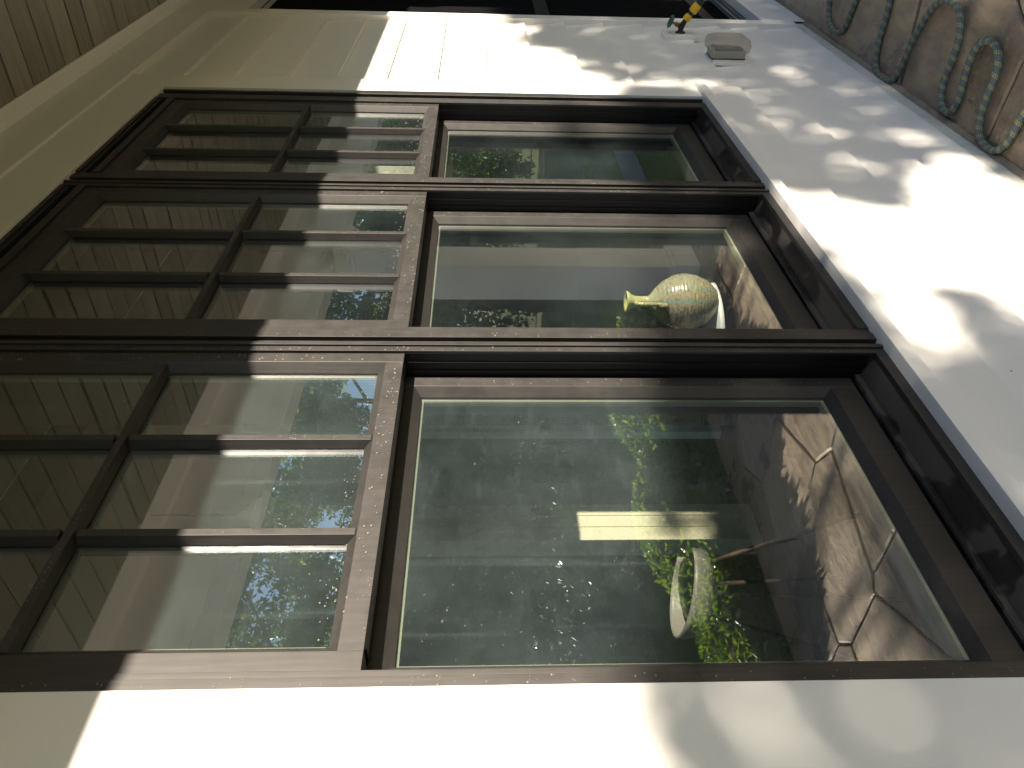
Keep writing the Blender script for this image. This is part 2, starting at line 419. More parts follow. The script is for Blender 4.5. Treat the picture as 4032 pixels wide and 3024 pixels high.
# --- the three double hung windows -------------------------------------------------
yF, yU, yL = -.012, -.006, .045
wins = [  # near frame outer, near frame inner, far frame inner, far frame outer, muntins
    (.462, .486, 1.121, 1.144, (.695, .888)),
    (1.164, 1.203, 1.834, 1.858, (1.398, 1.594)),
    (1.882, 1.920, 2.534, 2.651, (2.095, 2.288)),
]
ZT, ZB = 1.068, -.763
wl = ['nearest bronze window with the wide dirty lower pane', 'middle bronze window with the vase behind its lower pane', 'far bronze window reflecting green trees']
def sash(mb, x0, x1, z0, z1, y, st=.034, bt=.034, tp=.034, bevel=.014, dep=.042):
    # four members with a sloped glazing bevel towards the glass
    def vert(xa, xb, s):   # xa outer, xb inner
        mb.pz([(xa, y), (xb, y), (xb+s*bevel, y+.016), (xb+s*bevel, y+dep), (xa, y+dep)], z0, z1)
    vert(x0, x0+st, 1); vert(x1, x1-st, -1)
    e = .0004
    mb.px([(y+e, z0), (y+e, z0+bt), (y+.016, z0+bt+bevel), (y+dep-e, z0+bt+bevel), (y+dep-e, z0)], x0+st-.0, x1-st)
    mb.px([(y+e, z1), (y+e, z1-tp), (y+.016, z1-tp-bevel), (y+dep-e, z1-tp-bevel), (y+dep-e, z1)], x0+st, x1-st)
for wi, (a, bn, cf, d, mun) in enumerate(wins):
    x0, x1 = S(a, yF), S(d, yF); xi0, xi1 = S(bn, yF), S(cf, yF)
    zt, zb_ = S(ZT, yF), S(ZB, yF)
    m = MB()
    # near jamb, two stepped faces
    w = xi0-x0
    m.box(x0, x0+w*.60, yF, .12, zb_, zt); m.box(x0+w*.60+.0012, xi0, yF+.003, .12, zb_, zt)
    m.box(x0+w*.60, x0+w*.60+.0012, yF+.006, .12, zb_, zt)
    if wi == 2:                    # far outer jamb: band, groove, band
        g0, g1 = S(2.576, yF), S(2.605, yF)
        m.box(xi1, g0, yF, .12, zb_, zt); m.box(g0, g1, .006, .12, zb_, zt)
        m.box(g1, S(2.618, yF), yF-.001, .12, zb_, zt); m.box(S(2.618, yF), S(2.632, yF), yF+.004, .12, zb_, zt); m.box(S(2.632, yF), x1, yF-.003, .12, zb_, zt)
    else:
        w2 = x1-xi1
        m.box(xi1, xi1+w2*.60, yF+.001, .12, zb_, zt); m.box(xi1+w2*.60, x1, yF-.003, .12, zb_, zt)
        nx = S(wins[wi+1][0], yF)
        m.box(x1, nx-.006, .006, .12, zb_, zt)           # mullion groove
        m.box(nx-.006, nx-.0015, -.004, .12, zb_, zt); m.box(nx-.0015, nx, .004, .12, zb_, zt)
    # head: stepped
    hz = [S(v, yF) for v in (1.068, 1.046, 1.038, 1.018, .998)]
    for (za, zc, yy) in ((hz[1], hz[0], yF-.002), (hz[2], hz[1], yF+.004), (hz[3], hz[2], .006), (hz[4], hz[3], yF+.001)):
        m.box(xi0, xi1, yy, .12, za, zc)
    # bottom lip
    m.box(xi0, xi1, yF+.0005, .0, zb_, -.7305)
    fr = m.build('window', MT['bronze'], house, .0008)
    fr['label'] = wl[wi]
    # inner faces of the jamb tracks, recess shade put into their black colour
    for xx, sgn in ((xi1, -1), (xi0, 1)):
        m = MB(); za, zc = zb_+.03, S(.14, yF)
        e = sgn*.0012; f = sgn*.004
        prof = [(xx, yF+.006), (xx+e, yF+.006)]
        for q in (.012, .03): prof += [(xx+e, q), (xx+f, q), (xx+f, q+.003), (xx+e, q+.003)]
        prof += [(xx+e, .119), (xx, .119)]
        m.pz(prof, za, zc); m.build('jamb_liner', MT['jamb'], fr)
    # sloped sill inside the recess
    m = MB(); m.px([(.0004, -.7325), (.052, -.7080), (.12, -.702), (.12, -.7512), (.0004, -.7512)], xi0, xi1)
    m.px([(.0365, -.7150), (.0365, -.7045), (.0425, -.7020), (.0445, -.7100)], xi0+.001, xi1-.001)
    m.build('sill_ledge', MT['sill'], fr, .0008)
    # upper sash
    ux0, ux1 = xi0+.001, xi1-.001; uz0, uz1 = S(.137, yU), hz[4]-.001
    m = MB(); sash(m, ux0, ux1, uz0, uz1, yU, .026, .031, .040)
    m.build('upper_sash', MT['bronze'], fr, .0007)
    m = MB()
    gx0, gx1, gz0, gz1 = ux0+.030, ux1-.030, uz0+.034, uz1-.044
    zm = S(.558, yU)
    def mbar_z(xc, za, zc):
        m.pz([(xc-.006, yU+.002), (xc+.006, yU+.002), (xc+.011, yU+.0175), (xc-.011, yU+.0175)], za, zc)
        m.box(xc-.010, xc+.010, yU+.0225, yU+.040, za, zc)
    for mx in mun:
        xc = S(mx, yU)
        mbar_z(xc, gz0, zm-.0115); mbar_z(xc, zm+.0115, gz1)
    m.px([(yU+.0015, zm-.006), (yU+.0015, zm+.006), (yU+.0175, zm+.011), (yU+.0175, zm-.011)], gx0, gx1)
    m.px([(yU+.0225, zm-.010), (yU+.0225, zm+.010), (yU+.040, zm+.010), (yU+.040, zm-.010)], gx0, gx1)
    m.build('muntin_grid', MT['bronze'], fr, .0006)
    m = MB(); m.box(gx0, gx1, yU+.0182, yU+.0205, gz0, gz1); m.build('upper_glass', MT['glass' if wi else 'glassdirty'], fr)
    # lower sash
    k_ = (.8+yL)/.8
    lx0, lx1 = xi0+.004, xi1-.004; lz0, lz1 = -.6985, .150
    m = MB(); sash(m, lx0, lx1, lz0, lz1, yL, .027, .047, .030, .014, .042)
    m.build('lower_sash', MT['bronze'], fr, .0007)
    m = MB(); px0, px1, pz0, pz1 = lx0+.032, lx1-.032, lz0+.052, lz1-.036
    m.box(px0, px1, yL+.0182, yL+.0205, pz0, pz1); m.build('lower_glass', MT['glass' if wi else 'glassdirty'], fr)
    m = MB()
    for yy, (qx0, qx1, qz0, qz1) in ((yL, (lx0+.041, lx1-.041, lz0+.061, lz1-.044)), (yU, (ux0+.040, ux1-.040, uz0+.045, uz1-.054))):
        ya, yb = yy+.0215, yy+.033; t = .0045
        m.box(qx0, qx1, ya, yb, qz1-t, qz1)
        m.box(qx0, qx0+t, ya, yb, qz0+t, qz1-t); m.box(qx1-t, qx1, ya, yb, qz0+t, qz1-t)
    m.build('glazing_spacer', MT['spacer'], fr)
    m = MB(); m.box(lx0+.041, lx1-.041, yL+.0215, yL+.036, lz0+.058, lz0+.0665); m.build('bottom_glazing_spacer', MT['spacer_lit'], fr)

# --- interior lining of the window opening
m = MB()
m.box(ox0, ox1, .1205, .30, .93, oz1); m.box(ox0-.03, ox0, .1505, .20, -.75, oz1); m.box(ox1, ox1+.05, .1505, .20, -.75, oz1)
for wi in (0, 1):
    xa = S(wins[wi][2], yF)+.004; xb = S(wins[wi+1][1], yF)-.004
    m.box(xa, xb, .1205, .17, -.69, .93)
m.build('interior_jamb', MT['brownwood'], house, .001)
m = MB(); m.box(ox0, ox1, .1205, .175, -.75, -.668); m.box(ox0-.05, ox1+.05, .1505, .175, -.70, -.668)
m.build('interior_stool', MT['trim_in'], house, .003)

# --- soffit of wood boards, border boards, beam, column, roof
m = MB(); tones = []
x = -1.2
while x < 9.0:
    g = .0035+random.random()*.002; t = random.uniform(-.002, .002)
    za = ZC+.004+random.uniform(0, .003)
    vs = [(x+g, -.073, za+t), (x+.112-g, -.073, za-t), (x+.112-g, -1.497, za-t+random.uniform(-.002, .002)), (x+g, -1.497, za+t)]
    vs += [(p[0], p[1], p[2]+.02) for p in vs]
    m.add(vs, [(0, 1, 2, 3), (7, 6, 5, 4), (0, 4, 5, 1), (1, 5, 6, 2), (2, 6, 7, 3), (3, 7, 4, 0)])
    tones += [random.uniform(.75, 1.15)]*6; x += .112
so_ = m.build('soffit_boards', MT['soffit'], house, 0); tone_attr(so_.data, tones)
m = MB(); m.box(-1.3, XR, -1.497, -.073, ZC+.03, ZC+.05); m.build('soffit_backing', MT['darkwood'], house)
m = MB(); m.box(XL, XR, -.073, -.028, ZC, ZC+.03); m.box(XL, XR, -1.6405, -1.497, ZC, ZC+.03); m.build('soffit_border', MT['white'], house, .001)
m = MB(); m.box(XL, XR, -1.78, -1.64, .976, ZC+.03); m.build('porch_beam', MT['white'], house, .003)
m = MB(); m.px([(-2.05, ZC+.05), (-2.05, ZC+.12), (.0, ZC+.95), (5.6, ZC+2.6), (5.6, ZC+2.5), (.15, ZC+.86), (.15, ZC+.05)], -3.2, 9.2); m.build('roof', MT['roof'], house)
m = MB()
def column(cx, cy, s):
    m.box(cx-s/2, cx+s/2, cy-s/2, cy+s/2, -1.5, .976)
    for zz, e, h in ((-1.5, .03, .16), (-1.34, .018, .03), (.84, .018, .03), (.87, .03, .105)): m.box(cx-s/2-e, cx+s/2+e, cy-s/2-e, cy+s/2+e, zz, zz+h)
column(4.635, -1.71, .27)
m.build('porch_column', MT['white'], house, .003)

# --- room behind the windows
RZ0, RZ1, RY = -1.25, 1.20, 5.4
m = MB(); m.box(XL, XR, RY, RY+.1, -1.5, 2.4)
m.box(XL, XL+.1, .15, .5, -1.5, 2.4); m.box(XL, XL+.1, 5.0, RY, -1.5, 2.4); m.box(XL, XL+.1, .5, 5.0, -1.5, -.9); m.box(XL, XL+.1, .5, 5.0, 1.05, 2.4)  # side wall left open out of view, to let more light in
m.build('room_wall', MT['wall_in'], house)
m = MB(); m.box(8.2, 8.3, .15, RY, -1.5, 1.3); m.build('added_dark_partition', MT['brownwood'], house)  # plain dark wall added so the middle and far panes stay dark
m = MB(); m.box(XL, XR, .15, RY, RZ1, RZ1+.05); m.build('ceiling', MT['ceil'], house)
m = MB(); m.box(XL, XR, .15, RY, RZ0-.05, RZ0); m.build('room_floor', MT['floor'], house)
m = MB(); m.box(XL+.1, XR-.1, RY-.016, RY, RZ0, RZ0+.185); m.build('baseboard', MT['trim_in'], house, .004)
m = MB(); m.box(XL+.1, XR-.1, .62, .80, RZ1-.10, RZ1); m.box(XL+.1, XR-.1, 2.0, 2.2, RZ1-.10, RZ1); m.build('ceiling_beam', MT['brownwood'], house, .003)
m = MB(); m.box(6.17, 6.80, RY-.012, RY, -1.03, -.885); gr = m.build('air_vent', MT['grille'], house, .002)
m = MB()
for i in range(20):
    if i == 10: continue
    m.box(6.22+i*.027, 6.232+i*.027, RY-.014, RY-.0118, -1.005, -.905)
m.build('vent_slot', MT['iron'], gr)
# pillars
def pillar(x0, x1, y, w, name):
    q = MB(); q.box(x0, x1, y, y+w, RZ0, RZ1)
    n = 3
    for i in range(1, n): q.box(x0+(x1-x0)*i/n-.004, x0+(x1-x0)*i/n+.004, y-.005, y+.001, RZ0, RZ1)
    q.box(x0-.02, x0, y-.012, y+.02, RZ0, RZ1)
    return q.build(name, plain('glass_tinted_trim', (.58, .55, .40), .45), house, .002)  # white trim, yellow tint of light through glass put into its colour
m = MB(); m.box(2.86, 3.0, 1.75, 1.80, RZ0, RZ1); pa = m.build('room_pillar', MT['wall_in'], house, .003)
m = MB(); m.box(2.875, 2.925, 1.742, 1.75, -.375, -.315); m.build('light_switch', MT['iron'], pa, .002)
pillar(2.16, 2.36, 1.75, .12, 'door_casing_inside')
# railing
rail = MB(); rail.box(3.13, 4.0, 2.18, 2.23, -.325, -.29); rail_o = rail.build('stair_railing', MT['darkwood'], house, .004)
m = MB(); m.box(3.0, 3.13, 2.14, 2.27, RZ0, -.20); m.px([(2.14, -.2), (2.165, -.18), (2.245, -.18), (2.27, -.2)], 3.0, 3.13); m.build('newel_post', MT['darkwood'], rail_o, .006)
xx = 3.185
while xx < 3.97:
    q = MB(); q.tube([(xx, 2.205, -.33), (xx, 2.205, -.90)], .0065, 8); q.lathe([(.0, -.855), (.012, -.86), (.017, -.872), (.012, -.885), (.017, -.905), (.0, -.91)], (xx, 2.205, 0), (0, 0, 1), 10)
    q.build('baluster', MT['iron'], rail_o); xx += .081
m = MB(); m.box(3.0, 4.0, 2.13, 2.28, RZ0, -.905); m.build('railing_kerb', MT['darkwood'], rail_o, .004)

# ================================================================== GROUND
m = MB(); m.box(-60, 60, -80, 0.02, -1.60, -1.545); tag(m.build('ground', MT['soil']), kind='structure')
m = MB(); m.box(-60, 60, -80, -3.02, -1.5449, -1.50); m.box(5.2, 30, -3.02, -.95, -1.5449, -1.50); tag(m.build('lawn', MT['lawn']), kind='structure')
m = MB(); m.box(-3, 5.2, -2.27, .0125, -1.544, -1.512); tag(m.build('patio_bed', MT['mortar']), kind='structure')
m = MB(); m.box(5.4, 14, -2.15, -1.75, -1.4955, -1.488); tag(m.build('garden_path', MT['path']), kind='structure')
# flagstones: clipped Voronoi cells, one pavement
def clip(poly, p, n):
    out = []
    for i in range(len(poly)):
        a, b = poly[i], poly[(i+1) % len(poly)]
        da = (a[0]-p[0])*n[0]+(a[1]-p[1])*n[1]; db = (b[0]-p[0])*n[0]+(b[1]-p[1])*n[1]
        if da <= 0: out.append(a)
        if (da <= 0) != (db <= 0):
            t = da/(da-db); out.append((a[0]+(b[0]-a[0])*t, a[1]+(b[1]-a[1])*t))
    return out
r2 = random.Random(5); seeds = []
yy = -2.1
row = 0
while yy < .1:
    xx = -2.6+(row % 2)*.3
    while xx < 5.6:
        seeds.append((xx+r2.uniform(-.16, .16), yy+r2.uniform(-.12, .12))); xx += r2.uniform(.5, .8)
    yy += .47; row += 1
m = MB(); tn = []
for i, s in enumerate(seeds):
    poly = [(-3, -2.27), (5.19, -2.27), (5.19, -.0195), (-3, -.0195)]
    for j, q in enumerate(seeds):
        if i == j or abs(q[0]-s[0]) > 1.6 or abs(q[1]-s[1]) > 1.4: continue
        n = (q[0]-s[0], q[1]-s[1]); L = math.hypot(*n); n = (n[0]/L, n[1]/L)
        mid = ((s[0]+q[0])/2-n[0]*.0035, (s[1]+q[1])/2-n[1]*.0035)
        poly = clip(poly, mid, n)
        if not poly: break
    if len(poly) < 3: continue
    # roughen the outline
    P = []
    for a, b in zip(poly, poly[1:]+poly[:1]):
        L = math.hypot(b[0]-a[0], b[1]-a[1]); k_ = max(1, int(L/.045)); nx, ny = (-(b[1]-a[1])/max(L, 1e-6), (b[0]-a[0])/max(L, 1e-6))
        for t in range(k_):
            o = r2.uniform(0, .005) if t else 0
            P.append((a[0]+(b[0]-a[0])*t/k_+nx*o, a[1]+(b[1]-a[1])*t/k_+ny*o))
    cx = sum(p[0] for p in P)/len(P); cy = sum(p[1] for p in P)/len(P)
    h = -1.4955+r2.uniform(-.004, .002); n = len(P)
    def sh(k2, z): return [(cx+(p[0]-cx)*(1-k2/max(.05, math.hypot(p[0]-cx, p[1]-cy))), cy+(p[1]-cy)*(1-k2/max(.05, math.hypot(p[0]-cx, p[1]-cy))), z) for p in P]
    vs = sh(0, -1.54)+sh(0, h-.006)+sh(.007, h)
    fs = [(i_, (i_+1) % n, n+(i_+1) % n, n+i_) for i_ in range(n)]+[(n+i_, n+(i_+1) % n, 2*n+(i_+1) % n, 2*n+i_) for i_ in range(n)]+[tuple(range(2*n, 3*n))]
    m.add(vs, fs); tn += [r2.uniform(.65, 1.25)]*len(fs)
pt = m.build('patio', MT['stone']); tone_attr(pt.data, tn); tag(pt, kind='structure')

# ================================================================== SMALL THINGS ON THE WALL
# --- hose tap on its mounting block
tapc = Vector((3.415, -.03, -.85))
tap = empty('garden_tap', (3.415, -.03, -.85+H), 'dark metal garden tap with green wheel handle on a white block, by the door', 'tap')
m = MB(); m.box(3.365, 3.468, -.0265, -.009, -.925, -.777); m.box(3.372, 3.461, -.031, -.0265, -.918, -.784)
m.build('mounting_block', MT['white'], tap, .0015, loc=(3.415, -.03, -.85+H))
def lp(*p): return Vector(p)
m = MB(); m.lathe([(0, 0), (.021, 0), (.021, .004), (.012, .006), (.010, .03), (.011, .034)], (3.415, -.0315, -.85), (0, -1, 0), 20)
m.tube([(3.415, -.05, -.85), (3.412, -.062, -.853), (3.411, -.080, -.862)], [.0115, .0125, .0095], 14)
m.tube([(3.413, -.055, -.85), (3.41, -.066, -.828)], [.011, .008], 12)
m.build('tap_body', MT['darkmetal'], tap, loc=(3.415, -.03, -.85+H))
m = MB(); m.tube([(3.41, -.062, -.836), (3.41, -.068, -.822)], [.0095, .0085], 8); m.tube([(3.41, -.068, -.822), (3.41, -.075, -.803)], .004, 8)
m.build('packing_nut', MT['brass'], tap, loc=(3.415, -.03, -.85+H))
ax = Vector((0, -.36, .93)).normalized(); hc = Vector((3.41, -.076, -.801)); u = ax.orthogonal().normalized(); w = ax.cross(u)
m = MB(); n = 40
ring = [hc+(u*math.cos(2*math.pi*i/n)+w*math.sin(2*math.pi*i/n))*(.021+.0022*math.cos(8*2*math.pi*i/n)) for i in range(n+1)]
m.tube(ring, .0045, 8, False)
for a in range(4):
    d = u*math.cos(a*math.pi/2)+w*math.sin(a*math.pi/2); m.tube([hc, hc+d*.02], .003, 6)
m.lathe([(0, -.004), (.007, -.004), (.007, .005), (0, .006)], hc, ax, 12)
m.build('wheel_handle', MT['green'], tap, loc=(3.415, -.03, -.85+H))

# --- hose: connectors at the tap, then the visible loops on the stone
hl = (3.411, -.08, -.862+H)
hose = empty('garden_hose', (2.8, -.2, 0), 'blue grey garden hose with yellow dashes snaking over flagstones to the tap', 'hose')
P0 = Vector((3.411, -.078, -.861)); D = (Vector((3.411, -.16, -.918))-P0).normalized()
def ribbed(c, r, L, n=12):
    prof = [(r*.72, 0), (r, .003), (r, L*.45), (r*1.04, L*.5), (r, L*.55), (r*.95, L-.004), (r*.7, L)]
    q = MB(); q.lathe(prof, c, D, n, False)
    return q
q = ribbed(P0+D*.004, .0165, .026, 16); q.build('tap_connector', MT['yellow'], hose, .0008, loc=(2.8, -.2, 0))
q = ribbed(P0+D*.042, .0185, .040, 10); q.build('hose_connector', MT['yellow'], hose, .001, loc=(2.8, -.2, 0))
q = MB(); q.tube([P0-D*.004, P0+D*.05], .0095, 12); q.tube([P0+D*.03, P0+D*.044], .0125, 12); q.tube([P0+D*.08, P0+D*.11], [.016, .0125], 12); q.build('coupling', MT['blackp'], hose, .0005, loc=(2.8, -.2, 0))
def spline(pts, n=10):
    P = [Vector(p) for p in pts]; out = []
    for i in range(len(P)-1):
        p0, p1, p2, p3 = P[max(i-1, 0)], P[i], P[i+1], P[min(i+2, len(P)-1)]
        for j in range(n):
            t = j/n; out.append(.5*((2*p1)+(p2-p0)*t+(2*p0-5*p1+4*p2-p3)*t*t+(3*p1-p0-3*p2+p3)*t**3))
    out.append(P[-1]); return out
hz_ = -1.4835
tailA = [tuple(P0+D*.10), (3.40, -.22, -.99), (3.44, -.34, -1.2), (3.50, -.40, -1.40), (3.56, -.36, hz_-.005), (3.53, -.26, hz_)]
strandA = [(3.473, -.161), (3.453, -.119), (3.413, -.085), (3.338, -.067), (3.271, -.083), (3.245, -.122), (3.231, -.173), (3.218, -.21)]
mid = [(3.19, -.28), (3.14, -.35), (3.06, -.37), (2.99, -.33)]
strandB = [(2.953, -.261), (2.942, -.196), (2.939, -.132), (2.923, -.065), (2.892, -.034), (2.85, -.023), (2.804, -.024), (2.76, -.035), (2.735, -.068), (2.72, -.118), (2.712, -.178), (2.69, -.229), (2.668, -.277), (2.627, -.317), (2.576, -.332), (2.52, -.328), (2.478, -.303), (2.45, -.258), (2.439, -.216), (2.44, -.17), (2.442, -.123), (2.427, -.079), (2.401, -.057), (2.369, -.050), (2.342, -.065), (2.331, -.098), (2.335, -.136), (2.346, -.181), (2.346, -.226), (2.334, -.263), (2.307, -.279), (2.266, -.279), (2.23, -.262), (2.208, -.226), (2.202, -.182), (2.203, -.138), (2.194, -.089), (2.168, -.052), (2.129, -.035), (2.09, -.033), (2.058, -.045), (2.037, -.070), (2.027, -.105), (2.024, -.152), (2.0, -.22), (1.95, -.27), (1.89, -.26), (1.865, -.19), (1.86, -.12), (1.83, -.06), (1.77, -.05), (1.72, -.11), (1.70, -.25), (1.6, -.4), (1.3, -.5), (.8, -.55), (.2, -.6), (-.6, -.6)]
pts = tailA+[(x, y, hz_) for x, y in strandA+mid+strandB]
path = spline(pts, 9)
seg = 16; rad = .0112
m = MB(); m.tube(path, rad, seg, True, True)
ho = m.build('hose_tube', hose_mat(), hose, loc=(2.8, -.2, 0))
uv = ho.data.uv_layers.new(name='UVMap'); cum = [0]
for a, b in zip(path, path[1:]): cum.append(cum[-1]+(b-a).length)
nf = (len(path)-1)*seg
for pi, p in enumerate(ho.data.polygons):
    if pi >= nf: continue
    i, j = divmod(pi, seg)
    for li, (uu, vv) in zip(p.loop_indices, ((cum[i], j/seg), (cum[i], (j+1)/seg), (cum[i+1], (j+1)/seg), (cum[i+1], j/seg))): uv.data[li].uv = (uu, vv)

# --- weatherproof outlet box
ol = (3.075, -.02, -.965+H)
box = empty('outlet_box', ol, 'grey weatherproof socket box with a clear bubble cover on a white block', 'outlet box')
m = MB(); m.box(3.005, 3.150, -.020, -.009, -1.042, -.888); m.box(3.014, 3.141, -.026, -.020, -1.033, -.897); m.build('mounting_block', MT['white'], box, .0015, loc=ol)
def rrect(cx, cz, w, h, r, n=5):
    out = []
    for (sx, sz, a0) in ((1, 1, 0), (-1, 1, 90), (-1, -1, 180), (1, -1, 270)):
        for i in range(n+1):
            a = math.radians(a0+90*i/n); out.append((cx+sx*(w/2-r)+r*math.cos(a), cz+sz*(h/2-r)+r*math.sin(a)))
    return out
def loft(q, secs, cap0=False, cap1=True, smooth=True):
    n = len(secs[0][1]); vs = [(x, y, z) for y, ring in secs for x, z in ring]
    fs = [(i*n+j, i*n+(j+1) % n, (i+1)*n+(j+1) % n, (i+1)*n+j) for i in range(len(secs)-1) for j in range(n)]
    if cap0: fs.append(tuple(range(n))[::-1])
    if cap1: fs.append(tuple(range((len(secs)-1)*n, len(secs)*n)))
    q.add(vs, fs, False)
cX, cZ = 3.075, -.958
q = MB(); loft(q, [(-.0262, rrect(cX, cZ, .098, .128, .012)), (-.053, rrect(cX, cZ, .104, .136, .014))]); q.build('back_box', MT['greyp'], box, .0015, loc=ol)
q = MB(); loft(q, [(-.0262, rrect(cX, cZ, .104, .132, .012)), (-.029, rrect(cX, cZ, .104, .132, .012))]); q.build('gasket', MT['gasket'], box, loc=ol)
q = MB(); loft(q, [(-.048, rrect(cX, cZ, .112, .142, .012)), (-.054, rrect(cX, cZ, .122, .152, .012)), (-.078, rrect(cX, cZ, .124, .156, .012)), (-.094, rrect(cX, cZ, .116, .146, .014)), (-.103, rrect(cX, cZ, .085, .12, .022))]); q.build('bubble_cover', MT['cover'], box, .002, loc=ol)
q = MB(); q.box(cX-.033, cX+.033, -.0605, -.0535, cZ-.055, cZ+.055)
for s_ in (-.028, .028): q.box(cX-.016, cX+.016, -.0635, -.0605, cZ+s_-.014, cZ+s_+.014)
q.build('socket_plate', MT['blackp'], box, .001, loc=ol)

# --- vase on a small white table just inside the middle window
vc = Vector((1.684, .24, -.6215)); vl = (vc.x, vc.y, vc.z+H)
prof = [(0, 0), (.040, 0), (.044, .004), (.066, .028), (.079, .062), (.083, .092), (.078, .122), (.062, .152), (.040, .176), (.021, .190), (.0165, .196), (.0155, .215), (.0165, .235), (.021, .246), (.030, .256), (.031, .262), (.027, .2625), (.018, .25), (.012, .236), (.012, .2)]
prof = [(r_*.905, h_*.905) for r_, h_ in prof]
m = MB(); m.lathe(prof, vc, (0, 0, 1), 48)
vase = m.build('vase', MT['vase'], None, loc=vl); tag(vase, 'round ochre glazed vase with blue green stripes and a slim handled neck, behind the window', 'vase')
m = MB(); hd = Vector((-.93, -.36, 0)).normalized()
hp = [(.016, .230), (.030, .236), (.042, .222), (.044, .196), (.046, .172), (.058, .157), (.068, .158), (.070, .168), (.062, .172)]
m.tube(spline([vc+(hd*a_+Vector((0, 0, b_)))*.905 for a_, b_ in hp], 6), .0055, 10)
m.build('handle', MT['vase'], vase, loc=vl)
tl_ = (1.72, .38, RZ0+H)
tb = empty('side_table', tl_, 'round white pedestal table under the vase', 'table')
m = MB(); m.lathe([(0, -.018), (.15, -.018), (.165, -.012), (.165, -.002), (.162, 0), (0, 0)], (1.72, .38, -.6225), (0, 0, 1), 48); m.build('table_top', MT['trim_in'], tb, loc=tl_)
m = MB(); m.lathe([(0, 0), (.16, 0), (.155, .015), (.03, .04), (.022, .1), (.022, .605), (.06, .609)], (1.72, .38, RZ0), (0, 0, 1), 28); m.build('pedestal', MT['trim_in'], tb, loc=tl_)

# --- pale shell chair
cl_ = (1.42, 1.12, RZ0+H)
ch = empty('shell_chair', cl_, 'pale moulded shell chair standing inside the nearest window', 'chair')
m = MB(); N, Q = 26, 14; vs = []
for i in range(N):
    a = math.radians(-140+280*i/(N-1))
    for j in range(Q):
        t = j/(Q-1); r = .025+.105*min(1, t*1.6)**.6+.018*t; z = -.71+.11*max(0, (t-.3)/.7)**1.3*(.75+.25*math.cos(a))
        vs.append((1.42+r*math.cos(a+2.6), 1.12+r*math.sin(a+2.6), z))
m.add(vs, [(i*Q+j, (i+1)*Q+j, (i+1)*Q+j+1, i*Q+j+1) for i in range(N-1) for j in range(Q-1)], True)
sh_ = m.build('shell', MT['chair'], ch, loc=cl_); sm = sh_.modifiers.new('t', 'SOLIDIFY'); sm.thickness = .010
m = MB(); m.lathe([(0, 0), (.108, 0), (.115, .02), (.108, .045), (.09, .06), (0, .066)], (1.42, 1.12, -.70), (0, 0, 1), 30); m.build('seat_pad', MT['iron'], ch, loc=cl_)
for a in (45, 135, 225, 315):
    q = MB(); d = Vector((math.cos(math.radians(a)), math.sin(math.radians(a)), 0))
    q.tube([Vector((1.42, 1.12, -.71))+d*.08, Vector((1.42, 1.12, RZ0))+d*.24], [.009, .006], 10); q.build('leg', MT['brownwood'], ch, loc=cl_)
# --- linen curtain, added to keep an upper sun patch off the inner casing
q = MB(); n_ = 60; xs = [2.06+.50*i/n_ for i in range(n_+1)]
vs = [(x_, .190+.009*math.sin(x_*95)+.004*math.sin(x_*41), z_) for z_ in (.93, .095) for x_ in xs]
q.add(vs, [(i, i+1, n_+2+i, n_+1+i) for i in range(n_)], True)
cu = q.build('curtain', plain('linen', (.5, .5, .42), .9), None, loc=(2.31, .19, .095+H)); so2 = cu.modifiers.new('t', 'SOLIDIFY'); so2.thickness = .002
tag(cu, 'pale linen curtain added inside the far window to block a sun patch', 'curtain')
# --- pendant lamp
pl = (1.9, 1.3, .78+H)
pe = empty('pendant_lamp', pl, 'small white cone pendant lamp hanging from the room ceiling', 'lamp')
m = MB(); m.lathe([(.012, .10), (.02, .09), (.085, 0), (.082, 0), (.018, .085)], (1.9, 1.3, .78), (0, 0, 1), 24); m.build('lamp_shade', MT['trim_in'], pe, loc=pl)
m = MB(); m.tube([(1.9, 1.3, .87), (1.9, 1.3, RZ1)], .003, 6); m.build('cord', MT['blackp'], pe, loc=pl)

